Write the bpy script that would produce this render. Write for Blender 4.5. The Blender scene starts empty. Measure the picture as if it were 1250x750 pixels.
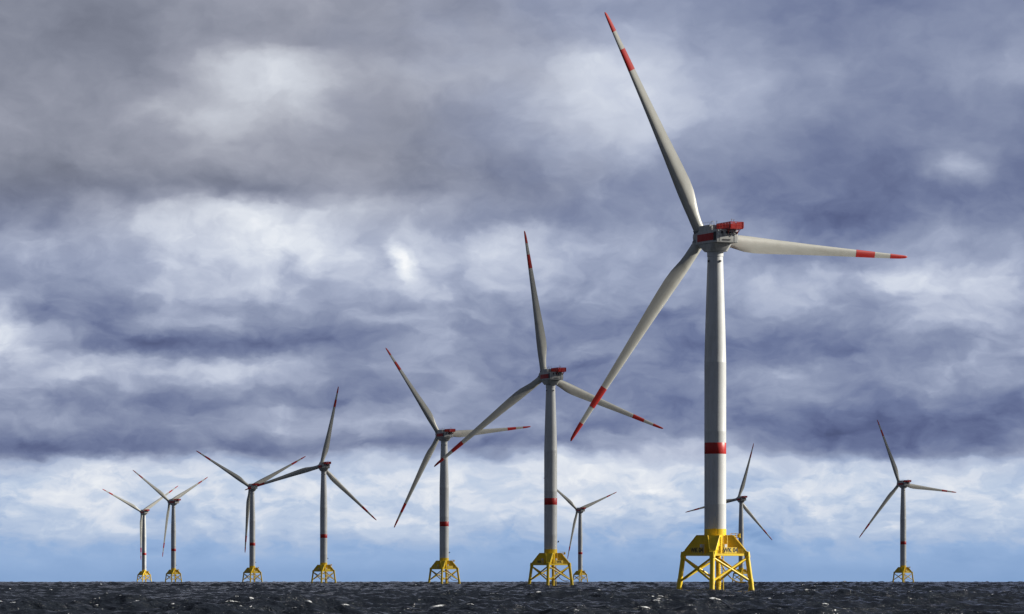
import bpy, bmesh, math, random
import numpy as np
from mathutils import Matrix, Vector

# ------------------------------------------------------------------ camera, world, sun, exposure
S = bpy.context.scene
COL = S.collection
R_E = 7.4e6                      # effective earth radius (with refraction)
CAM_H = 3.75

cam = bpy.data.cameras.new('camera'); cam_o = bpy.data.objects.new('camera', cam); COL.objects.link(cam_o)
cam_o.location = (0, 0, CAM_H); cam_o.rotation_euler = (math.pi/2, 0, 0)
cam.sensor_width = 36; cam.lens = 144; cam.shift_y = (705.9-375)/1250
cam.clip_start = 1; cam.clip_end = 60000
S.camera = cam_o

SUN_AZ, SUN_EL = math.radians(80), math.radians(21)      # azimuth clockwise from the view axis (+Y)
sun = bpy.data.lights.new('sun', 'SUN'); sun.energy = 5.0; sun.angle = math.radians(0.6); sun.color = (1, .945, .86)
sun_o = bpy.data.objects.new('sun', sun); COL.objects.link(sun_o)
sd = Vector((math.sin(SUN_AZ)*math.cos(SUN_EL), math.cos(SUN_AZ)*math.cos(SUN_EL), math.sin(SUN_EL)))
sun_o.rotation_euler = sd.to_track_quat('Z', 'Y').to_euler(); sun_o.location = sd*500

S.view_settings.view_transform = 'Standard'; S.view_settings.look = 'None'
S.view_settings.gamma = 1; S.view_settings.exposure = .4; S.view_settings.use_curve_mapping = False


class NT:
    """small node-tree writer"""
    def __init__(s, t): s.t = t; t.nodes.clear()
    def n(s, typ, **kw):
        o = s.t.nodes.new(typ)
        for k, v in kw.items(): setattr(o, k, v)
        return o
    def l(s, a, b): s.t.links.new(a, b)
    def put(s, sock, v):
        if isinstance(v, bpy.types.NodeSocket): s.l(v, sock)
        elif v is not None: sock.default_value = v
    def m(s, op, a, b=None, c=None, clamp=False):
        o = s.n('ShaderNodeMath', operation=op, use_clamp=clamp)
        s.put(o.inputs[0], a); s.put(o.inputs[1], b)
        if c is not None: s.put(o.inputs[2], c)
        return o.outputs[0]
    def mr(s, v, a, b, c=0.0, d=1.0, mode='SMOOTHSTEP'):
        o = s.n('ShaderNodeMapRange', interpolation_type=mode)
        s.put(o.inputs[0], v)
        for i, x in zip((1, 2, 3, 4), (a, b, c, d)): s.put(o.inputs[i], x)
        return o.outputs[0]
    def xyz(s, x, y, z):
        o = s.n('ShaderNodeCombineXYZ'); s.put(o.inputs[0], x); s.put(o.inputs[1], y); s.put(o.inputs[2], z); return o.outputs[0]
    def noise(s, vec, scale, detail=4, rough=.55, dist=0.0, color=False):
        o = s.n('ShaderNodeTexNoise'); s.put(o.inputs['Vector'], vec)
        o.inputs['Scale'].default_value = scale; o.inputs['Detail'].default_value = detail
        o.inputs['Roughness'].default_value = rough; o.inputs['Distortion'].default_value = dist
        return o.outputs['Color'] if color else o.outputs['Fac']
    def mix(s, f, a, b, mode='MIX'):
        o = s.n('ShaderNodeMix', data_type='RGBA', blend_type=mode)
        s.put(o.inputs[0], f); s.put(o.inputs[6], a); s.put(o.inputs[7], b); return o.outputs[2]


def lin(c):
    return tuple(((x/255+.055)/1.055)**2.4 if x > 10 else x/255/12.92 for x in c)

# ---- cloud brightness as it lies over the horizon: rows of elevation, columns of azimuth
SKY_ROWS = [
 (0,   [(138,140,150),(128,132,146),(148,150,162),(156,157,170),(144,149,160),(138,146,162),(134,148,176),(140,152,180),(135,150,178),(125,135,160),(118,125,152),(125,135,160),(120,128,155)]),
 (45,  [(140,143,152),(125,130,145),(138,142,158),(142,145,156),(140,146,158),(148,152,170),(150,160,185),(155,167,194),(150,165,195),(130,142,170),(128,135,162),(145,148,165),(140,145,165)]),
 (90,  [(148,146,158),(133,136,152),(142,146,164),(212,218,228),(160,166,186),(158,166,192),(170,176,192),(207,214,226),(166,179,211),(150,158,188),(142,148,172),(140,140,155),(162,165,185)]),
 (135, [(145,147,158),(148,149,161),(175,178,185),(190,196,208),(160,165,185),(145,152,170),(152,158,172),(190,198,215),(176,184,208),(150,160,185),(138,145,170),(140,140,155),(140,142,155)]),
 (180, [(140,145,155),(140,142,152),(150,152,162),(155,158,172),(140,148,162),(135,143,160),(145,150,165),(173,177,190),(155,165,185),(135,145,172),(115,125,155),(138,139,156),(120,125,145)]),
 (228, [(116,123,148),(126,131,148),(130,136,150),(135,141,154),(144,152,166),(130,140,160),(130,140,160),(135,145,168),(125,133,165),(110,120,156),(106,113,148),(124,126,152),(110,115,145)]),
 (262, [(118,126,150),(150,152,168),(188,194,210),(208,216,229),(192,197,210),(160,168,185),(135,145,165),(135,145,170),(135,145,175),(115,122,155),(108,114,145),(115,120,150),(128,133,162)]),
 (300, [(140,148,168),(172,173,188),(182,188,210),(216,221,233),(186,190,205),(176,184,206),(190,193,205),(165,175,198),(140,150,180),(125,135,168),(122,130,162),(160,164,188),(138,143,172)]),
 (345, [(142,156,186),(128,140,174),(180,184,205),(188,189,204),(175,180,195),(170,178,205),(165,172,198),(150,160,190),(150,162,192),(170,178,198),(165,172,195),(197,202,216),(150,155,185)]),
 (385, [(185,192,210),(122,132,168),(165,170,190),(140,148,175),(150,155,175),(150,160,188),(135,145,175),(125,138,168),(120,132,165),(145,150,175),(150,155,178),(180,182,200),(165,168,190)]),
 (420, [(200,209,227),(134,144,178),(114,126,162),(108,120,157),(120,130,160),(145,155,180),(130,142,170),(135,148,178),(112,122,156),(116,126,160),(130,138,165),(130,138,168),(165,168,188)]),
 (453, [(165,175,195),(178,185,204),(174,182,199),(190,196,204),(142,152,182),(145,155,185),(130,140,170),(125,135,165),(130,142,175),(140,150,178),(135,145,172),(152,160,182),(140,148,175)]),
 (488, [(138,148,178),(138,146,177),(118,130,168),(128,140,174),(122,132,166),(145,155,185),(132,142,173),(120,130,160),(120,130,165),(120,130,168),(118,128,167),(118,130,167),(113,126,164)]),
 (512, [(166,166,179),(150,152,168),(140,145,165),(168,167,181),(173,174,182),(166,168,182),(150,152,170),(135,142,165),(128,136,164),(105,115,155),(103,113,153),(108,116,157),(108,118,158)]),
 (543, [(112,119,148),(112,117,148),(118,123,149),(112,119,148),(132,140,161),(124,131,155),(118,126,150),(150,158,180),(192,197,211),(128,136,169),(98,108,147),(102,112,149),(150,155,178)]),
 (572, [(186,196,216),(208,216,231),(200,208,222),(184,194,214),(195,205,225),(200,210,228),(205,212,228),(214,219,230),(200,210,225),(208,213,224),(196,206,222),(208,213,226),(190,195,215)]),
 (600, [(198,208,227),(215,222,232),(205,212,228),(200,210,225),(207,214,229),(210,218,232),(219,224,234),(224,229,238),(190,202,222),(198,209,228),(202,213,230),(207,216,232),(205,215,230)]),
 (640, [(165,188,225),(196,208,230),(180,198,228),(185,202,230),(198,209,230),(190,205,232),(180,198,225),(172,191,222),(170,190,220),(175,195,225),(190,203,226),(180,198,228),(170,190,225)]),
 (672, [(148,177,222),(147,177,221),(145,175,220),(148,177,220),(150,178,219),(145,175,220),(148,175,218),(141,171,215),(143,173,216),(144,172,216),(148,177,220),(144,175,219),(140,171,216)]),
 (708, [(132,165,214),(132,165,214),(130,164,212),(132,165,212),(130,163,210),(130,164,212),(130,163,210),(128,162,210),(130,163,210),(130,164,212),(132,165,212),(130,164,212),(128,162,210)]),
]

LUMPS = [  # direction, half sizes, brightness, slant
 (330, 96, 84, 32, .84, -.2), (240, 124, 62, 20, .73, -.6), (752, 118, 78, 58, .84, .3), (230, 295, 58, 40, .86, .3), (335, 285, 75, 26, .88, 0.),
 (493, 322, 17, 34, 1.03, .5), (515, 350, 30, 20, .80, .5), (1168, 205, 52, 24, .68, 0.), (1185, 355, 70, 44, .80, .3), (980, 345, 60, 26, .74, 0.), (650, 300, 60, 30, .77, 0.),
 (12, 418, 40, 30, .90, .3), (62, 376, 46, 20, .50, 0.), (795, 598, 44, 12, .98, 0.), (230, 420, 170, 13, .47, -.06), (215, 450, 60, 9, .80, 0.),
 (930, 425, 110, 18, .49, 0.), (1080, 528, 210, 16, .44, 0.), (120, 545, 150, 12, .49, 0.), (340, 505, 80, 9, .70, 0.), (860, 555, 60, 12, .78, 0.),
]

world = bpy.data.worlds.new('World'); S.world = world; world.use_nodes = True
w = NT(world.node_tree)
tc = w.n('ShaderNodeTexCoord'); sep = w.n('ShaderNodeSeparateXYZ'); w.l(tc.outputs['Generated'], sep.inputs[0])
dx, dy, dz = sep.outputs
az = w.m('ARCTAN2', dx, dy)                                   # radians, 0 straight north (+Y)
el = w.m('ARCSINE', dz)
U = w.m('MULTIPLY_ADD', az, 5000.0, 625.0)
V = w.m('MULTIPLY_ADD', el, -5030.0, 705.9)
nv = w.xyz(w.m('MULTIPLY', U, .01), w.m('MULTIPLY', V, .0165), 3.7)
w1 = w.noise(nv, .9, 3, .5, color=True); w2 = w.noise(nv, 3.2, 4, .52, color=True)
s1 = w.n('ShaderNodeSeparateXYZ'); w.l(w1, s1.inputs[0]); s2 = w.n('ShaderNodeSeparateXYZ'); w.l(w2, s2.inputs[0])
low = w.mr(V, 560., 700., 1., .25)                             # calmer towards the horizon
du = w.m('ADD', w.m('MULTIPLY_ADD', s1.outputs[0], 90., -45.), w.m('MULTIPLY_ADD', s2.outputs[0], 24., -12.))
dv = w.m('ADD', w.m('MULTIPLY_ADD', s1.outputs[1], 48., -24.), w.m('MULTIPLY_ADD', s2.outputs[1], 18., -9.))
Uw = w.m('ADD', U, du); Vw = w.m('ADD', V, w.m('MULTIPLY', dv, low))
un = w.m('DIVIDE', Uw, 1250., clamp=True)
# brightness of the cloud field (perceptual 0..1) by direction
cur = None; prev = 0
for (y, cols) in SKY_ROWS:
    r = w.n('ShaderNodeValToRGB'); cr = r.color_ramp; cr.interpolation = 'CARDINAL'
    cr.elements[0].position = 0; cr.elements[1].position = 1
    for i in range(1, 12): cr.elements.new(i/12)
    for i, c in enumerate(cols): g_ = sum(c)/765; cr.elements[i].color = (g_, g_, g_, 1)
    w.l(un, r.inputs[0])
    cur = r.outputs[0] if cur is None else w.m('ADD', cur, w.m('MULTIPLY', w.m('SUBTRACT', r.outputs[0], cur), w.mr(Vw, float(prev), float(y))))
    prev = y
base = cur
d2 = s2.outputs[2]
def lump(base, x, y, rx, ry, val, slant=0., t1=1.45, t0=-.1):
    """push the brightness towards val round one direction"""
    a = w.m('DIVIDE', w.m('SUBTRACT', w.m('MULTIPLY_ADD', w.m('SUBTRACT', V, float(y)), -slant, w.m('MULTIPLY_ADD', s2.outputs[0], 30., w.m('SUBTRACT', U, 15.))), float(x)), float(rx))
    b = w.m('DIVIDE', w.m('SUBTRACT', w.m('MULTIPLY_ADD', s2.outputs[1], 24., w.m('SUBTRACT', V, 12.)), float(y)), float(ry))
    q = w.m('SQRT', w.m('ADD', w.m('MULTIPLY', a, a), w.m('MULTIPLY', b, b)))
    k = w.mr(q, t1, t0, 0., 1.)
    return w.m('MULTIPLY_ADD', w.m('SUBTRACT', val, base), k, base)
for args in LUMPS: base = lump(base, *args)
# seven overlapping cloud layers, each with its own ragged edge
Vs = w.m('ADD', w.m('MULTIPLY', Vw, .0108), w.m('MULTIPLY', w.m('MAXIMUM', w.m('SUBTRACT', Vw, 360.), 0.), .006))
def nvec(k, z): return w.xyz(w.m('MULTIPLY', Uw, .0078), Vs, z)
amp = w.m('MULTIPLY', w.mr(V, 520., 600., .78, .95), w.mr(V, 630., 700., 1., .10))
amp = w.m('MULTIPLY', amp, w.mr(V, 150., 330., .5, .95))
chan = []
for z_, sc_ in ((1.3, 1.1), (7.9, 1.7), (15.1, 2.5)):
    nn = w.noise(nvec(0, z_), sc_, 5, .5, 0., color=True); sp = w.n('ShaderNodeSeparateXYZ'); w.l(nn, sp.inputs[0]); chan += list(sp.outputs)
nn = w.noise(w.xyz(w.m('MULTIPLY', Uw, .0155), w.m('MULTIPLY', Vw, .034), 21.), 1.15, 6, .55, color=True); sp = w.n('ShaderNodeSeparateXYZ'); w.l(nn, sp.inputs[0])
inb = w.mr(V, 535., 585.)
tot = None
LV = [.43, .50, .57, .64, .71, .78, .85, .92]
for q_, t_ in enumerate(LV):
    cb_ = sp.outputs[q_ % 3]
    cc_ = w.m('MULTIPLY_ADD', w.m('SUBTRACT', cb_, chan[q_ % 9]), inb, chan[q_ % 9])
    n_ = w.m('MULTIPLY', w.m('SUBTRACT', cc_, .5), amp)
    wd_ = .06 if t_ < .7 else .05
    mk = w.mr(w.m('ADD', base, n_), t_-wd_, t_+wd_)
    tot = w.m('MULTIPLY_ADD', mk, .07, .395) if tot is None else w.m('MULTIPLY_ADD', mk, .07, tot)
fine = w.noise(w.xyz(w.m('MULTIPLY', Uw, .05), w.m('MULTIPLY', Vw, .075), 4.), 1., 5, .6)
soft = w.m('SUBTRACT', w.m('ADD', w.m('ADD', chan[0], chan[4]), chan[8]), 1.5)
soft = w.m('ADD', base, w.m('MULTIPLY', w.m('MULTIPLY', w.m('MULTIPLY_ADD', w.m('SUBTRACT', w.m('SUBTRACT', sp.outputs[0], .5), soft), inb, soft), amp), .42))
val = w.m('ADD', w.m('MULTIPLY', tot, .42), w.m('MULTIPLY', soft, .58))
val = w.m('ADD', val, w.m('MULTIPLY', w.m('SUBTRACT', fine, .5), w.m('MULTIPLY', amp, .09)))
def palette(v, stops):
    r = w.n('ShaderNodeValToRGB'); cr = r.color_ramp; cr.interpolation = 'LINEAR'
    while len(cr.elements) < len(stops): cr.elements.new(.5)
    ps = [sum(c)/765 for c in stops]
    for i, (p_, c) in enumerate(zip(ps, stops)): cr.elements[i].position = p_; cr.elements[i].color = (*lin(c), 1)
    w.l(v, r.inputs[0]); return r.outputs[0]
pal_b = palette(val, [(78,88,124),(90,101,139),(108,120,156),(137,148,177),(166,176,201),(198,206,224),(224,230,240),(247,249,252)])
pal_n = palette(val, [(94,99,115),(109,114,130),(129,134,150),(152,156,171),(178,182,194),(206,211,221),(228,232,239),(246,248,251)])
pal_h = palette(val, [(110,132,172),(129,160,203),(148,176,215),(170,189,218),(192,206,227),(216,223,235),(232,236,242),(248,249,252)])
wn = w.m('MULTIPLY', w.mr(w.m('MULTIPLY_ADD', s1.outputs[0], 300., U), 520., 1000., 1., .15), w.mr(V, 190., 330., 1., .12))
cur = w.mix(wn, pal_b, pal_n)
cur = w.mix(w.mr(Vw, 548., 592.), cur, pal_h)
# the rest of the heaven: a heavy dark deck with a few breaks
gen = tc.outputs['Generated']
g1 = w.noise(gen, 2.6, 8, .6, .6); g2 = w.noise(gen, 7.0, 6, .6)
gm = w.mr(w.m('ADD', g1, w.m('MULTIPLY', g2, .35)), .45, .95)
deck = w.mix(gm, (*lin((34,40,52)), 1), (*lin((110,116,132)), 1))
sky = w.n('ShaderNodeTexSky', sky_type='NISHITA', sun_disc=False)
sky.sun_elevation = SUN_EL; sky.sun_rotation = SUN_AZ; sky.dust_density = 1.5
skc = w.n('ShaderNodeVectorMath', operation='SCALE'); w.l(sky.outputs[0], skc.inputs[0]); skc.inputs[3].default_value = .05
gap = w.mr(g2, .60, .72, 0., .55)
deck = w.mix(gap, deck, skc.outputs[0])
hz = w.mr(el, .02, .16, .6, 0.)                                # paler band low over the sea all round
deck = w.mix(w.m('MULTIPLY', hz, w.mr(g1, .35, .6)), deck, (*lin((160,180,210)), 1))
edge = w.m('MULTIPLY', w.mr(w.m('ABSOLUTE', az), .132, .24, 1., 0.), w.mr(el, .146, .24, 1., 0.))
cur = w.mix(edge, deck, cur)
bg = w.n('ShaderNodeBackground'); w.l(cur, bg.inputs[0]); bg.inputs[1].default_value = 2**-.4
out = w.n('ShaderNodeOutputWorld'); w.l(bg.outputs[0], out.inputs[0])

# ------------------------------------------------------------------ materials
def material(name):
    m = bpy.data.materials.new(name); m.use_nodes = True
    t = NT(m.node_tree); p = t.n('ShaderNodeBsdfPrincipled'); o = t.n('ShaderNodeOutputMaterial')
    t.l(p.outputs[0], o.inputs[0]); return m, t, p

def paint(name, col, rough=.4, dirt=.18, dirtcol=None, streak=(1, 1, .06), scale=1.2, metal=0., coat=0.):
    m, t, p = material(name)
    tcx = t.n('ShaderNodeTexCoord'); oi = t.n('ShaderNodeObjectInfo')
    mp = t.n('ShaderNodeMapping'); mp.inputs['Scale'].default_value = streak; t.l(tcx.outputs['Object'], mp.inputs[0])
    off = t.xyz(t.m('MULTIPLY', oi.outputs['Random'], 40.), 0., t.m('MULTIPLY', oi.outputs['Random'], 17.)); t.l(off, mp.inputs['Location'])
    a = t.noise(mp.outputs[0], scale, 6, .65); b = t.noise(tcx.outputs['Object'], .35, 4, .6)
    f = t.m('MULTIPLY', t.mr(t.m('ADD', a, t.m('MULTIPLY', b, .5)), .55, 1.05), dirt)
    dc = dirtcol or tuple(c*.45 for c in col)
    c = t.mix(f, (*col, 1), (*dc, 1)); t.l(c, p.inputs['Base Color'])
    p.inputs['Metallic'].default_value = metal; p.inputs['Coat Weight'].default_value = coat
    t.l(t.mr(a, .3, .7, rough-.06, rough+.12), p.inputs['Roughness'])
    return m

M = {
 'tower': paint('tower_paint', (.66, .68, .68), .38, .42, (.42, .42, .38)),
 'blade': paint('blade_paint', (.56, .565, .52), .36, .5, (.33, .32, .27), (1, 1, .12), .9),
 'nacelle': paint('nacelle_paint', (.60, .61, .59), .42, .45, (.22, .21, .18), (1, 1, .25), 1.4),
 'red': paint('red_paint', (.52, .016, .012), .42, .25, (.30, .02, .015)),
 'yellow': paint('yellow_paint', (.93, .67, .014), .36, .34, (.55, .30, .03), (1, 1, .2), .9),
 'yellow2': paint('sign_yellow', (.85, .60, .06), .4, .15),
 'growth': paint('marine_growth', (.10, .085, .02), .7, .5, (.03, .035, .02)),
 'dark': paint('dark_steel', (.035, .035, .04), .5, .1),
 'black': paint('black_lettering', (.012, .012, .012), .5, 0.),
 'grey': paint('grey_steel', (.28, .29, .30), .5, .3),
 'pale': paint('pale_box_paint', (.70, .70, .68), .45, .2),
}

# ------------------------------------------------------------------ mesh helpers
def mesh_from(name, verts, faces, smooth=False, mat=None):
    me = bpy.data.meshes.new(name); me.from_pydata([tuple(v) for v in verts], [], faces); me.update()
    if mat: me.materials.append(mat)
    if smooth:
        me.polygons.foreach_set('use_smooth', [True]*len(me.polygons))
        me.set_sharp_from_angle(angle=math.radians(35))
    return me

class MB:
    def __init__(s): s.v = []; s.f = []
    def add(s, vs, fs):
        n = len(s.v); s.v += [Vector(v) for v in vs]; s.f += [tuple(i+n for i in f) for f in fs]; return s
    def box(s, c, d, rot=0., ax=None):
        c = Vector(c); h = [x/2 for x in d]
        vs = [Vector((x*h[0], y*h[1], z*h[2])) for x in (-1, 1) for y in (-1, 1) for z in (-1, 1)]
        mt = ax if ax is not None else Matrix.Rotation(rot, 3, 'Z')
        vs = [c + mt @ v for v in vs]
        return s.add(vs, [(0,1,3,2),(4,6,7,5),(0,4,5,1),(2,3,7,6),(0,2,6,4),(1,5,7,3)])
    def hexa(s, bot, top):                       # 4 bottom corners (ccw), 4 top corners
        n = len(bot); fs = [tuple(reversed(range(n))), tuple(range(n, 2*n))]
        fs += [(i, (i+1) % n, n+(i+1) % n, n+i) for i in range(n)]
        return s.add(list(bot)+list(top), fs)
    def tube(s, a, b, r1, r2=None, n=12, cap=True):
        a = Vector(a); b = Vector(b); r2 = r1 if r2 is None else r2
        z = (b-a).normalized(); x = z.orthogonal().normalized(); y = z.cross(x)
        vs = []
        for p, r in ((a, r1), (b, r2)):
            vs += [p + (x*math.cos(2*math.pi*i/n)+y*math.sin(2*math.pi*i/n))*r for i in range(n)]
        fs = [(i, (i+1) % n, n+(i+1) % n, n+i) for i in range(n)]
        if cap: fs += [tuple(reversed(range(n))), tuple(range(n, 2*n))]
        return s.add(vs, fs)
    def lathe(s, prof, n=48, cap=True):
        k = len(prof); vs = []
        for (r, z) in prof: vs += [Vector((r*math.cos(2*math.pi*i/n), r*math.sin(2*math.pi*i/n), z)) for i in range(n)]
        fs = []
        for j in range(k-1): fs += [(j*n+i, j*n+(i+1) % n, (j+1)*n+(i+1) % n, (j+1)*n+i) for i in range(n)]
        if cap: fs += [tuple(reversed(range(n))), tuple(range((k-1)*n, k*n))]
        return s.add(vs, fs)
    def obj(s, name, mat, parent=None, smooth=False, bevel=0., label=None):
        me = mesh_from(name, s.v, s.f, False, mat)
        bm = bmesh.new(); bm.from_mesh(me)
        if bevel: bmesh.ops.bevel(bm, geom=list(bm.edges), offset=bevel, segments=2, affect='EDGES', profile=.6)
        bmesh.ops.recalc_face_normals(bm, faces=list(bm.faces)); bm.to_mesh(me); bm.free()
        if smooth or bevel:
            me.polygons.foreach_set('use_smooth', [True]*len(me.polygons)); me.set_sharp_from_angle(angle=math.radians(35))
        o = bpy.data.objects.new(name, me); COL.objects.link(o)
        if parent is not None: o.parent = parent
        if label: o['label'] = label
        return o

def thing(o, label, cat, group=None):
    o['label'] = label; o['category'] = cat
    if group: o['group'] = group

# ------------------------------------------------------------------ where each turbine stands: x, y, yaw, rotor phase, label
SPOTS = [
 (55.9, 1126.6, 25.2, 117.4, 'largest and nearest white wind turbine with a readable black lettered sign on its yellow foundation'),
 (17.9, 1898.6, 22.8, 99.5, 'second largest wind turbine, one blade nearly upright, left of the biggest turbine'),
 (-44.2, 2668., 25.5, 125.2, 'mid-sized wind turbine crossed by the blade tip of the second largest turbine'),
 (-156.7, 3408., 18.6, 78., 'wind turbine with one blade up leaning right, its left blade reaching the neighbouring hub'),
 (-264.4, 4170.9, 21.4, 28., 'third turbine from the left end, two blades in a V and one hanging down'),
 (-409.4, 4953.9, 43.8, 27., 'small wind turbine second from the left end, seen nearly side on with slim V-shaped blades'),
 (-510.6, 5684.8, 31.8, 33., 'leftmost small wind turbine, one blade hanging straight down along its tower'),
 (92.1, 5530.2, 29.9, 21.5, 'small distant wind turbine just right of the second largest turbine\'s tower'),
 (267.7, 4786., 21.4, 74.2, 'distant wind turbine partly hidden behind the tower of the biggest turbine'),
 (385., 4031., 24.4, 113., 'rightmost wind turbine, standing alone near the right end of the horizon'),
]
JROT = math.radians(-7.9)

def jdir(k):                                     # k: 0 = back leg, then clockwise right, front, left
    a = math.radians(90-90*k)+JROT
    return Vector((math.cos(a), math.sin(a), 0))

# ------------------------------------------------------------------ the sea: one sheet out past the horizon, following the earth's curve
def build_sea():
    rng = np.random.default_rng(11)
    core = np.radians(np.linspace(-8.6, 8.6, 660))
    wing = np.radians(8.6 + (180-8.6)*np.linspace(0, 1, 90)[1:]**2.4)
    azs = np.concatenate([-wing[::-1], core, wing[:-1]]); n = len(azs)
    rs = [6.]
    while rs[-1] < 250: rs.append(rs[-1]*1.05+.4)
    while rs[-1] < 26000:
        r = rs[-1]; rs.append(r + max(.34, .34*(r/380)**1.55))
    rs = np.array(rs); k = len(rs)
    Rr, A = np.meshgrid(rs, azs, indexing='ij')
    # break the perfect polar lattice a little
    x = Rr*np.sin(A); y = Rr*np.cos(A)
    z = np.zeros_like(x); ox = np.zeros_like(x); oy = np.zeros_like(x); steep = np.zeros_like(x)
    wind = np.radians(-62.)                       # waves run towards the camera and to the right
    L = 1.4*(34/1.4)**rng.random(104)
    for lam in L:
        th = wind + rng.normal(0, .7)
        kx, ky = math.cos(th), math.sin(th); kk = 2*math.pi/lam
        a = .0092*lam*(1.4 if lam < 6 else 1.15)*(1.0 if lam < 24 else (24/lam)**1.2)*rng.uniform(.5, 1.3)*.72
        ph = kk*(kx*x+ky*y)+rng.random()*6.283
        sn, cs = np.sin(ph), np.cos(ph)
        z += a*cs; ox -= a*kx*sn; oy -= a*ky*sn; steep += a*kk*cs
    # groups of waves: patches of rougher and calmer water
    g = .8+.3*np.sin(x/61+1.2*np.sin(y/83))*np.sin(y/97+x/140)
    fade = np.clip((Rr-4)/60, 0, 1)
    z *= g*fade; ox *= g*fade; oy *= g*fade
    foam = steep*g
    for (X_, D_, *_r) in SPOTS[:3]:                # wash round the feet of the nearest foundations
        for k_ in range(4):
            p_ = jdir(k_)*10.1; d_ = np.hypot(x-X_-p_.x, y-D_-p_.y)
            foam += 1.1*np.exp(-(d_/1.9)**2)
    co = np.stack([x+ox*.9, y+oy*.9, z-.25-Rr**2/(2*R_E)], -1).reshape(-1, 3)
    co = np.vstack([co, [[0, 0, -.2]]])
    nv = len(co)
    i = np.arange(k-1)[:, None]; j = np.arange(n)[None, :]; jn = (j+1) % n
    f = np.stack([i*n+j, i*n+jn+0*i, (i+1)*n+jn, (i+1)*n+j], -1)[..., ::-1].reshape(-1, 4)
    cen = np.stack([np.arange(n), (np.arange(n)+1) % n, np.full(n, nv-1)], -1)
    me = bpy.data.meshes.new('sea')
    me.vertices.add(nv); me.vertices.foreach_set('co', co.astype(np.float32).ravel())
    loops = np.concatenate([f.ravel(), cen.ravel()]).astype(np.int32)
    me.loops.add(len(loops)); me.loops.foreach_set('vertex_index', loops)
    ls = np.concatenate([np.arange(len(f))*4, len(f)*4+np.arange(n)*3]).astype(np.int32)
    me.polygons.add(len(ls)); me.polygons.foreach_set('loop_start', ls)
    me.polygons.foreach_set('use_smooth', np.ones(len(ls), bool))
    me.update(calc_edges=True); me.validate()
    at = me.attributes.new('foam', 'FLOAT', 'POINT')
    at.data.foreach_set('value', np.append(foam.ravel(), 0).astype(np.float32))
    print('sea verts', nv, 'rings', k, 'z std', float(z.std()), 'foam pct', np.percentile(foam, [90, 99, 99.7, 99.95]))
    m, t, p = material('sea_water')
    g = t.n('ShaderNodeNewGeometry')
    a = t.n('ShaderNodeAttribute', attribute_name='foam')
    n1 = t.noise(g.outputs['Position'], .5, 5, .6); n2 = t.noise(g.outputs['Position'], 3.2, 6, .7)
    body = t.mix(n1, (.012, .016, .026, 1), (.026, .032, .040, 1))
    fm = t.m('ADD', a.outputs['Fac'], t.m('ADD', t.m('MULTIPLY_ADD', n2, 1.0, -.5), t.m('MULTIPLY_ADD', t.noise(g.outputs['Position'], .035, 2, .5), .9, -.45)))
    fo = t.mr(fm, FOAM0, FOAM0+.12)
    t.l(t.mix(fo, body, (.86, .88, .90, 1)), p.inputs['Base Color'])
    t.l(t.mr(fo, 0., 1., .13, .9), p.inputs['Roughness'])
    p.inputs['IOR'].default_value = 1.333
    mp = t.n('ShaderNodeMapping'); mp.inputs['Rotation'].default_value = (0, 0, .45); mp.inputs['Scale'].default_value = (.8, 1.5, 1)
    t.l(g.outputs['Position'], mp.inputs[0])
    h = t.m('ADD', t.m('MULTIPLY', t.noise(mp.outputs[0], .9, 5, .62), .9), t.m('MULTIPLY', t.noise(mp.outputs[0], 4., 4, .6), .18))
    b = t.n('ShaderNodeBump'); b.inputs['Strength'].default_value = 1.; b.inputs['Distance'].default_value = .8
    t.l(h, b.inputs['Height']); t.l(b.outputs[0], p.inputs['Normal'])
    me.materials.append(m)
    o = bpy.data.objects.new('sea', me); COL.objects.link(o); o['kind'] = 'structure'
FOAM0 = 1.0
build_sea()

# ------------------------------------------------------------------ unseen cloud shapes, added out of frame to shade most far turbines
def build_shade_clouds():
    m, t, p = material('shade_cloud_vapour')
    p.inputs['Base Color'].default_value = (.8, .8, .82, 1); p.inputs['Roughness'].default_value = 1
    tr = t.n('ShaderNodeBsdfTransparent'); mx = t.n('ShaderNodeMixShader'); mx.inputs[0].default_value = .34
    t.l(tr.outputs[0], mx.inputs[1]); t.l(p.outputs[0], mx.inputs[2])
    t.l(mx.outputs[0], [n for n in t.t.nodes if n.type == 'OUTPUT_MATERIAL'][0].inputs[0])
    rnd = random.Random(5)
    for (x, y, rad) in ((18, 1960, 330), (-44, 2700, 330), (-130, 3420, 340), (-250, 4170, 330), (-400, 4900, 300), (130, 5480, 280), (290, 4760, 330), (400, 4010, 330)):
        h = 1080; off = h/math.tan(SUN_EL)
        c = Vector((x+off*math.sin(SUN_AZ), y+off*math.cos(SUN_AZ), h))
        bm = bmesh.new(); bmesh.ops.create_icosphere(bm, subdivisions=5, radius=1)
        ph = [rnd.uniform(0, 6) for _ in range(6)]
        from mathutils import noise as mn
        for v in bm.verts:
            n = v.co.copy(); k = 1+.35*mn.fractal(n*1.7+Vector(ph[:3]), 1, 2, 5)+.10*mn.fractal(n*6+Vector(ph[3:]), 1, 2, 3)
            v.co = Vector((n.x*rad*k*1.05, n.y*rad*k*1.15, (n.z*(130 if n.z > 0 else 60))*k))
        me = bpy.data.meshes.new('shade_cloud'); bm.to_mesh(me); bm.free(); me.materials.append(m)
        me.polygons.foreach_set('use_smooth', [True]*len(me.polygons))
        o = bpy.data.objects.new('shade_cloud', me); COL.objects.link(o); o.location = c; o['kind'] = 'structure'
build_shade_clouds()

# ------------------------------------------------------------------ the wind turbine, built once
HUB_H, OVER, TILT, CONE, BLADE_R = 97.4, 7.54, math.radians(5), math.radians(2), 67.5
def leg_pt(k, z): return jdir(k)*(10.15-(z)*(1.45/10.8)) + Vector((0, 0, z))

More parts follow.
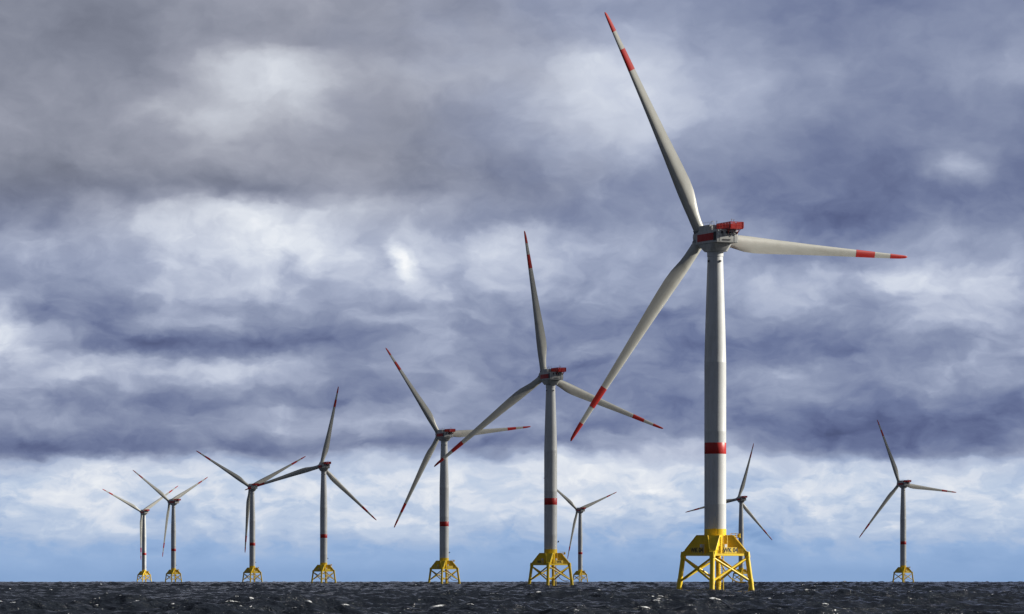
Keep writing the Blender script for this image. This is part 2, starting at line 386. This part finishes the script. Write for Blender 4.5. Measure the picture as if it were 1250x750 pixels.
AIR = [(0, 0), (.012, .30), (.06, .62), (.15, .90), (.30, 1.0), (.45, .93), (.62, .70), (.80, .38), (.92, .16), (1, .02)]
ST = [  # r, chord, thickness ratio, twist deg, axis position, roundness
 (1.5, 3.1, 1., 16, .5, 1.), (4.5, 3.1, 1., 16, .5, 1.), (7, 3.35, .86, 16, .46, .75), (10, 4.0, .62, 15, .40, .35),
 (13, 4.55, .45, 13.5, .35, .1), (16, 4.65, .37, 12, .33, 0.), (20, 4.35, .32, 9.5, .32, 0), (25, 3.9, .28, 7.2, .31, 0), (30, 3.45, .25, 5.3, .31, 0),
 (36, 2.98, .23, 3.8, .30, 0), (42, 2.55, .21, 2.5, .30, 0), (50.1, 2.05, .19, 1.2, .30, 0), (56.4, 1.68, .18, .4, .30, 0), (61.7, 1.34, .18, 0, .30, 0),
 (65, 1.05, .18, -.5, .30, 0), (66.8, .72, .18, -.8, .32, 0), (67.4, .34, .18, -1, .38, 0), (67.5, .1, .2, -1, .42, 0)]
def station(r):
    for a, b in zip(ST, ST[1:]):
        if a[0] <= r <= b[0]:
            f = (r-a[0])/(b[0]-a[0]); return [x+(y-x)*f for x, y in zip(a, b)]
def section(r, grow=0.):
    r_, ch, tk, tw, ax, rd = station(r); pts = []
    up = [(x, y*.56) for x, y in AIR]; lo = [(x, -y*.44*(1 if x < .5 else 1-.5*(x-.5)/.5)) for x, y in AIR[::-1]][1:-1]
    prof = up+lo; n = len(prof); tw = math.radians(tw)
    for i, (x, y) in enumerate(prof):
        px, py = x, y*tk
        if rd > 0:
            ang = math.acos(max(-1, min(1, 1-2*x))); cy = math.sin(ang)*.5*(1 if i < len(up) else -1)
            py = py*(1-rd)+cy*tk*rd if tk < 1 else cy
        X = (ax-px)*ch; Y = py*ch
        s = 1+grow/max(.3, ch*.5)
        X *= s; Y *= (1+grow/max(.06, ch*tk*.45))
        pts.append(Vector((X*math.cos(tw)+Y*math.sin(tw), -X*math.sin(tw)+Y*math.cos(tw)-.9*(r/BLADE_R)**2, r)))
    return pts
def blade_mb(r0, r1, grow=0.):
    rs = sorted({r0, r1} | {s[0] for s in ST if r0 < s[0] < r1} | {r0+(r1-r0)*i/8 for i in range(9)})
    secs = [section(r, grow) for r in rs]; n = len(secs[0]); b = MB()
    vs = [p for s_ in secs for p in s_]
    fs = [(j*n+i, j*n+(i+1) % n, (j+1)*n+(i+1) % n, (j+1)*n+i) for j in range(len(secs)-1) for i in range(n)]
    fs += [tuple(reversed(range(n))), tuple(range((len(secs)-1)*n, len(secs)*n))]
    return b.add(vs, fs)

def rotor_frames(psi, ph):
    fw = Vector((-math.sin(psi)*math.cos(TILT), math.cos(psi)*math.cos(TILT), math.sin(TILT)))
    rt = Vector((math.cos(psi), math.sin(psi), 0)); up = rt.cross(fw)
    hub = Vector((0, 0, HUB_H))+fw*OVER; fr = []
    for k in range(3):
        a = ph-k*2*math.pi/3
        d0 = rt*math.cos(a)+up*math.sin(a); t = -rt*math.sin(a)+up*math.cos(a)
        d = d0*math.cos(CONE)+fw*math.sin(CONE); yv = d.cross(t)
        mt = Matrix((t, yv, d)).transposed().to_4x4(); mt.translation = hub; fr.append(mt)
    hm = Matrix((rt, fw, up)).transposed().to_4x4(); hm.translation = hub
    return hm, fr

def text_mesh(txt, size):
    c = bpy.data.curves.new('lettering', 'FONT'); c.body = txt; c.size = size; c.align_x = 'CENTER'; c.align_y = 'CENTER'
    c.extrude = .03; c.offset = .03
    to = bpy.data.objects.new('lettering', c); COL.objects.link(to)
    dg = bpy.context.evaluated_depsgraph_get(); me = bpy.data.meshes.new_from_object(to.evaluated_get(dg))
    bpy.data.objects.remove(to); me.name = 'lettering'; me.materials.clear(); me.materials.append(M['black']); return me

def make_turbine():
    root = bpy.data.objects.new('wind_turbine', None); COL.objects.link(root)
    # jacket: four battered legs, X braces on each face
    for k in range(4):
        b = MB(); b.tube(leg_pt(k, -7), leg_pt(k, 9.9), .72, .66, 20)
        b.tube(leg_pt(k, 9.4), leg_pt(k, 11.0), .80, .80, 20); b.tube(leg_pt(k, 2.1), leg_pt(k, 3.6), .76, .76, 20)
        leg = b.obj('leg', M['yellow'], root, smooth=True)
        MB().tube(leg_pt(k, -6), leg_pt(k, .55), .745, .727, 20, False).obj('tide_stain', M['growth'], leg, smooth=True)
        p = leg_pt(k, 2.9); s_ = jdir((k+1) % 4)*.35
        MB().tube(p, jdir(k)*8.5+Vector((0, 0, -5)), .34, n=12).obj('brace_stub', M['yellow'], leg, smooth=True)
    for k in range(4):
        a, c = k, (k+1) % 4
        for u, v, e in ((a, c, 0), (c, a, .0)):
            p, q = leg_pt(u, 9.5), leg_pt(v, 2.9)
            MB().tube(p, q, .33, n=14).obj('cross_brace', M['yellow'], root, smooth=True)
    # transition piece: collar and four tapering box arms
    b = MB(); b.lathe([(3.0, 10.0), (3.05, 15.4), (3.08, 15.5), (3.08, 15.8), (3.03, 15.85), (3.02, 17.35)], 48)
    for k in range(4):
        d = jdir(k); s = Vector((-d.y, d.x, 0))
        P = lambda r, w_, z: (d*r+s*w_+Vector((0, 0, z)))
        prof = [(2.0, 10.0), (9.15, 10.0), (9.25, 10.9), (8.3, 11.5), (5.0, 15.5), (2.0, 15.5)]
        wd = lambda r: 2.35-(r-2)*(2.35-.78)/6.6 if r < 8.6 else .75
        L_ = [P(r, wd(r), z) for r, z in prof]; R_ = [P(r, -wd(r), z) for r, z in prof]; n = 6
        b.add(L_+R_, [tuple(range(n)), tuple(reversed(range(n, 2*n)))]+[(i, n+i, n+(i+1) % n, (i+1) % n) for i in range(n)])
        # flange lip along the slope
        for sg in (1, -1):
            for (r0, z0), (r1, z1) in (((5.0, 15.56), (8.3, 11.56)), ((2.9, 15.56), (5.0, 15.56))):
                b.tube(P(r0, sg*wd(r0), z0), P(r1, sg*wd(r1), z1), .11, n=6)
    tp = b.obj('transition_piece', M['yellow'], root, smooth=True)
    # walkway on the square between the legs
    for k in range(4):
        p, q = leg_pt(k, 10.3), leg_pt((k+1) % 4, 10.3); d = (q-p).normalized(); nrm = Vector((d.y, -d.x, 0))
        if nrm.dot(p+q) < 0: nrm = -nrm
        ln = (q-p).length; mid = (p+q)/2; ang = math.atan2(d.y, d.x)
        g = MB(); g.box(mid-nrm*.45+Vector((0, 0, -.05)), (ln-1.5, 1.3, .12), ang)
        g.box(mid+nrm*.24+Vector((0, 0, -.05)), (ln-1.5, .10, .62), ang); g.box(mid-nrm*1.1+Vector((0, 0, -.05)), (ln-1.5, .08, .36), ang)
        g.obj('walkway', M['yellow'], tp)
        r = MB(); m_ = int(ln/1.25)
        for i in range(m_+1):
            c = p+d*(.8+(ln-1.6)*i/m_)+nrm*.24; r.tube(c, c+Vector((0, 0, 1.25)), .035, n=6)
        for hz_ in (.65, 1.25):
            r.tube(p+d*.8+nrm*.24+Vector((0, 0, hz_)), q-d*.8+nrm*.24+Vector((0, 0, hz_)), .035, n=6)
        r.obj('railing', M['yellow2'], tp)
        if k in (1, 2):
            sg = MB().box(mid+nrm*.32+Vector((0, 0, 1.15)), (4.5, .06, 1.6), ang).obj('name_sign', M['yellow2'], tp)
            bx = MB().box(mid-nrm*.5+d*(-1.2 if k == 2 else 1.3)+Vector((0, 0, 1.5)), (.85, .8, 2.6), ang).obj('pale_box', M['pale'], tp)  # pale box in place of a white opening in the arm wall
    # short ladder tower up to the door, and the crane platform over the right arm
    d = jdir(1); f = jdir(2)
    base = f*3.9+d*3.1
    g = MB()
    for sx in (-.55, .55):
        for sy in (-.5, .5): g.tube(base+d*sx+f*sy+Vector((0, 0, 10.2)), base+d*sx+f*sy+Vector((0, 0, 15.6)), .07, n=6)
    for i in range(9): g.box(base+Vector((0, 0, 10.5+.6*i)), (1.1, .9, .05), JROT)
    g.obj('access_ladder', M['yellow2'], tp)
    g = MB(); c = d*5.6+Vector((0, 0, 15.0)); g.box(c, (2.6, 2.6, .16), JROT)
    for sx in (-1.25, 0, 1.25):
        for sy in (-1.25, 0, 1.25):
            if sx or sy:
                v = c+Vector((sx, sy, 0)); g.tube(v, v+Vector((0, 0, 1.1)), .05, n=6)
    for sy in (-1.25, 1.25):
        for hh in (.55, 1.1):
            g.tube(c+Vector((-1.25, sy, hh)), c+Vector((1.25, sy, hh)), .05, n=6); g.tube(c+Vector((sy, -1.25, hh)), c+Vector((sy, 1.25, hh)), .05, n=6)
    g.box(c+Vector((.9, 0, .45)), (.7, 1.8, .9), JROT)
    g.obj('service_platform', M['yellow'], tp)
    # boat landing: ladder between fender tubes at the back leg
    g = MB(); bk = jdir(0); s = jdir(1)
    for sg in (.2, 1.5): g.tube(bk*8.2+s*sg+Vector((0, 0, -5)), bk*7.9+s*sg+Vector((0, 0, 9.9)), .17, n=10)
    for i in range(26): z = -3+.5*i; g.tube(bk*8.1+s*.2+Vector((0, 0, z)), bk*8.1+s*1.5+Vector((0, 0, z)), .06, n=6)
    g.obj('boat_landing', M['yellow'], root)
    g = MB()
    pts = [Vector((0, 0, 0))]*0
    A_, B_ = jdir(0)*5+Vector((0, 0, 10)), leg_pt(1, 3.2)*.86
    for i in range(10):
        t0, t1 = i/10, (i+1)/10
        q = lambda t: A_.lerp(B_, t)+Vector((0, 0, -2.6*math.sin(math.pi*t)))
        g.tube(q(t0), q(t1), .16, n=8, cap=False)
    g.obj('cable_pipe', M['yellow'], root, smooth=True)
    # tower
    prof = [(3.0, 17.35), (3.0, 62.9), (3.012, 63.0), (3.012, 63.25), (2.99, 63.35)]
    prof += [(3.0-.9*((z-63.2)/29.8)**1.15, z) for z in (67, 72, 77, 82, 87, 92.0)]+[(2.12, 92.2), (2.25, 92.25), (2.25, 93.6)]
    prof = prof[:1]+[(3.0, 24), (3.006, 24.05), (3.006, 24.2), (3.0, 24.25), (3.0, 44.0), (3.008, 44.05), (3.008, 44.2), (3.0, 44.25), (3.0, 55)]+prof[1:]
    b = MB().lathe(prof, 64); tw = b.obj('tower', M['tower'], root, smooth=True)
    MB().lathe([(3.004, 37.95), (3.016, 37.97), (3.016, 41.03), (3.004, 41.05)], 64, False).obj('red_band', M['red'], tw, smooth=True)
    for i in range(4):
        a = math.radians(35+90*i); c = Vector((math.cos(a), math.sin(a), 0))
        MB().box(c*2.3+Vector((0, 0, 90.9)), (.42, .42, .5), a).obj('marker_light', M['dark'], tw)
    a = math.radians(-5); c = Vector((math.cos(a), math.sin(a), 0))
    g = MB(); g.box(c*3.35+Vector((0, 0, 20.6)), (.7, .12, .12), a); g.box(c*3.6+Vector((0, 0, 20.9)), (.5, .5, .8), a); g.obj('lamp_bracket', M['dark'], tw)
    # door on the tower foot, above the ladder
    c = jdir(2); a = math.atan2(c.y, c.x)
    g = MB(); g.box(c*3.04+Vector((0, 0, 16.5)), (.14, .95, 1.9), a); g.box(c*3.13+Vector((0, 0, 16.5))+Vector((-c.y, c.x, 0))*.3, (.08, .08, .3), a)
    g.obj('door', M['yellow'], tw)
    # nacelle, local frame at the tower axis, rotor towards +Y
    b = MB()
    def ring(hx, y0, y1, z, cx): return [Vector(p) for p in ((-hx+cx, y0, z), (hx-cx, y0, z), (hx, y0+cx, z), (hx, y1-cx, z), (hx-cx, y1, z), (-hx+cx, y1, z), (-hx, y1-cx, z), (-hx, y0+cx, z))]
    b.hexa(ring(2.55, -3.3, 2.7, 93.15, 1.1), ring(3.15, -4.4, 4.9, 95.25, .6))
    na = b.obj('nacelle', M['nacelle'], root, bevel=.08)
    b = MB(); b.hexa(ring(3.38, -7.0, 5.2, 95.3, .12), ring(3.30, -7.0, 5.0, 98.62, .12))
    b.obj('machine_housing', M['nacelle'], na, bevel=.12)
    b = MB(); b.hexa(ring(2.85, -1.4, 4.9, 98.6, .15), ring(2.65, -1.4, 4.3, 100.45, .15)); b.box((0, -4.2, 98.75), (5.9, 5.2, .26))
    b.obj('roof_housing', M['nacelle'], na, bevel=.08)
    b = MB()
    b.tube((0, 4.6, 97.6), (0, 5.75, 97.7), 2.75, 2.45, 40); b.obj('front_bearing', M['nacelle'], na, smooth=True)
    for sg in (-1, 1):
        g = MB(); g.box((sg*3.42, -.62, 96.98), (.10, 9.3, 1.95))
        for i in range(13): g.box((sg*3.475, -5.0+.73*i, 96.98), (.05, .10, 1.9))
        g.obj('side_panel', M['red'], na)
        g = MB(); g.box((sg*3.40, -6.1, 97.0), (.09, 1.35, 2.35))
        for i in range(7): g.box((sg*3.45, -6.1, 96.0+.33*i), (.06, 1.3, .08))
        g.obj('vent_grille', M['dark'], na)
    for (x, z, wx, wz) in ((-1.6, 98.0, .55, .75), (-.2, 98.05, .5, .6), (.9, 97.8, .45, .8), (1.9, 98.05, .6, .55)):
        g = MB(); g.box((x, -7.1, z), (wx, .25, wz)); g.tube((x, -7.1, z-.2), (x+.3, -7.12, z-.85), .07, n=6); g.obj('rear_fitting', M['dark'], na)
    g = MB(); g.box((-.2, -7.04, 96.0), (2.3, .14, .30)); g.obj('rear_slot', M['dark'], na)
    g = MB(); g.box((-.2, -7.03, 97.1), (5.2, .05, .06)); g.box((2.2, -7.03, 96.6), (.05, .05, 2.2)); g.box((-2.4, -7.03, 96.6), (.05, .05, 2.2)); g.obj('panel_seam', M['grey'], na)
    # hoist platform
    x0, x1, y0, y1, z0 = -.35, 3.6, -9.5, -1.6, 98.95
    g = MB(); g.box(((x0+x1)/2, (y0+y1)/2, z0), (x1-x0, y1-y0, .22))
    for yy in (-8.6, -7.4): g.tube((x0+.3, yy, z0), (x0+.6, -6.9, 97.6), .1, n=6); g.tube((x1-.3, yy, z0), (x1-.6, -6.9, 97.6), .1, n=6)
    hp = g.obj('hoist_platform', M['red'], na)
    g = MB(); H = 1.75
    def fence(a, c_):
        a = Vector(a); c_ = Vector(c_); d_ = (c_-a); ln = d_.length; d_.normalize(); ang = math.atan2(d_.y, d_.x); nn = int(ln/.40)
        for i in range(nn+1):
            w_ = .33 if i % 4 else .2
            g.box(a+d_*(ln*i/nn)+Vector((0, 0, H/2+.1)), (w_, .05, H-.15 if i % 4 else H+.05), ang)
        for hh in (.15, .95, H+.06): g.box((a+c_)/2+Vector((0, 0, hh)), (ln, .09, .09), ang)
    fence((x0, y0, z0), (x1, y0, z0)); fence((x1, y0, z0), (x1, y1, z0)); fence((x1, y1, z0), (x0, y1, z0)); fence((x0, y1, z0), (x0, y0, z0))
    g.obj('railing', M['red'], hp)
    for (x, y, h_) in ((-.9, -2.6, 2.3), (1.6, -6.6, 2.55), (2.1, -6.9, 2.4)):
        g = MB(); g.tube((x, y, 98.6), (x, y, 98.6+h_+.5), .06, n=6); g.box((x, y, 98.6+h_+.5), (.3, .08, .22)); g.obj('weather_mast', M['grey'], na)
    g = MB()
    for i in range(8):
        a0, a1 = math.pi*i/8, math.pi*(i+1)/8
        for yy in (-1.9, -1.3): g.tube((-1.7+.45*math.cos(a0), yy, 100.7+.75*math.sin(a0)), (-1.7+.45*math.cos(a1), yy, 100.7+.75*math.sin(a1)), .05, n=5, cap=False)
    for xx in (-2.15, -1.25):
        for yy in (-1.9, -1.3): g.tube((xx, yy, 98.7), (xx, yy, 100.7), .05, n=5)
    g.obj('hatch_hoop', M['grey'], na)
    g = MB()
    for i in range(5): g.tube((-2.3, -1+1.2*i, 100.4), (-2.3, -1+1.2*i, 101.2), .035, n=5)
    g.tube((-2.3, -1, 101.2), (-2.3, 3.8, 101.2), .035, n=5); g.obj('roof_rail', M['grey'], na)
    # hub in its own frame (Y forward)
    b = MB(); prof = [(2.35, -1.9), (2.5, -1.2), (2.55, .3), (2.35, 1.3), (1.8, 2.1), (1.0, 2.6), (.2, 2.78)]
    n = 36; vs = []
    for r, y in prof: vs += [Vector((r*math.cos(2*math.pi*i/n), y, r*math.sin(2*math.pi*i/n))) for i in range(n)]
    fs = [(j*n+i, j*n+(i+1) % n, (j+1)*n+(i+1) % n, (j+1)*n+i) for j in range(len(prof)-1) for i in range(n)]
    fs += [tuple(range(n)), tuple(range((len(prof)-1)*n, len(prof)*n))]
    b.add(vs, fs); b.obj('hub', M['nacelle'], root, smooth=True)
    for k in range(3):
        bl = blade_mb(1.5, 67.5).obj('blade', M['blade'], root, smooth=True)
        b = MB(); b.tube((0, 0, 1.2), (0, 0, 2.6), 1.72, 1.72, 32); b.obj('root_collar', M['grey'], bl, smooth=True)
        blade_mb(50.1, 56.4, .02).obj('red_band', M['red'], bl, smooth=True)
        blade_mb(61.7, 67.5, .02).obj('red_tip', M['red'], bl, smooth=True)
    return root

def kids(o): return [c for c in bpy.data.objects if c.parent == o]
def copy_tree(o, parent=None):
    c = o.copy(); COL.objects.link(c); c.parent = parent
    for ch in kids(o): copy_tree(ch, c)
    return c
def pose(root, X, D, psi, ph):
    root.location = (X, D, -(X*X+D*D)/(2*R_E))
    hm, fr = rotor_frames(math.radians(psi), math.radians(ph)); bi = 0
    for ch in kids(root):
        nm = ch.name.split('.')[0]
        if nm == 'nacelle': ch.matrix_local = Matrix.Translation((0, 0, .4)) @ Matrix.Rotation(math.radians(psi), 4, 'Z')
        elif nm == 'hub': ch.matrix_local = hm
        elif nm == 'blade': ch.matrix_local = fr[bi] @ Matrix.Scale(1.006, 4); bi += 1

G = 'wind turbines on yellow lattice foundations in the sea'
proto = make_turbine()
bpy.context.view_layer.update()
roots = [proto]+[copy_tree(proto) for _ in SPOTS[1:]]
for o, (X, D, psi, ph, lab) in zip(roots, SPOTS):
    pose(o, X, D, psi, ph); thing(o, lab, 'wind turbine', G)
for c in kids(roots[0]):
    if c.name.startswith('tower'):
        for g in kids(c):
            if g.name.startswith('lamp_bracket'): bpy.data.objects.remove(g)
# lettering on the signs of the nearest two
for idx, txt in ((0, 'WK 04'), (1, 'WK')):
    root = roots[idx]; tp = [c for c in kids(root) if c.name.startswith('transition_piece')][0]
    tm = text_mesh(txt, 1.75)
    for sg in [c for c in kids(tp) if c.name.startswith('name_sign')]:
        vs = [v.co for v in sg.data.vertices]; c = sum(vs, Vector())/len(vs)
        nrm = Vector((c.x, c.y, 0))
        best = max((jdir(k)+jdir((k+1) % 4) for k in range(4)), key=lambda q: q.normalized().dot(nrm.normalized())).normalized()
        X_ = Vector((-best.y, best.x, 0))
        mt = Matrix((X_, Vector((0, 0, 1)), best)).transposed().to_4x4(); mt.translation = c+best*.05
        lt = bpy.data.objects.new('lettering', tm); COL.objects.link(lt); lt.parent = tp; lt.matrix_local = mt
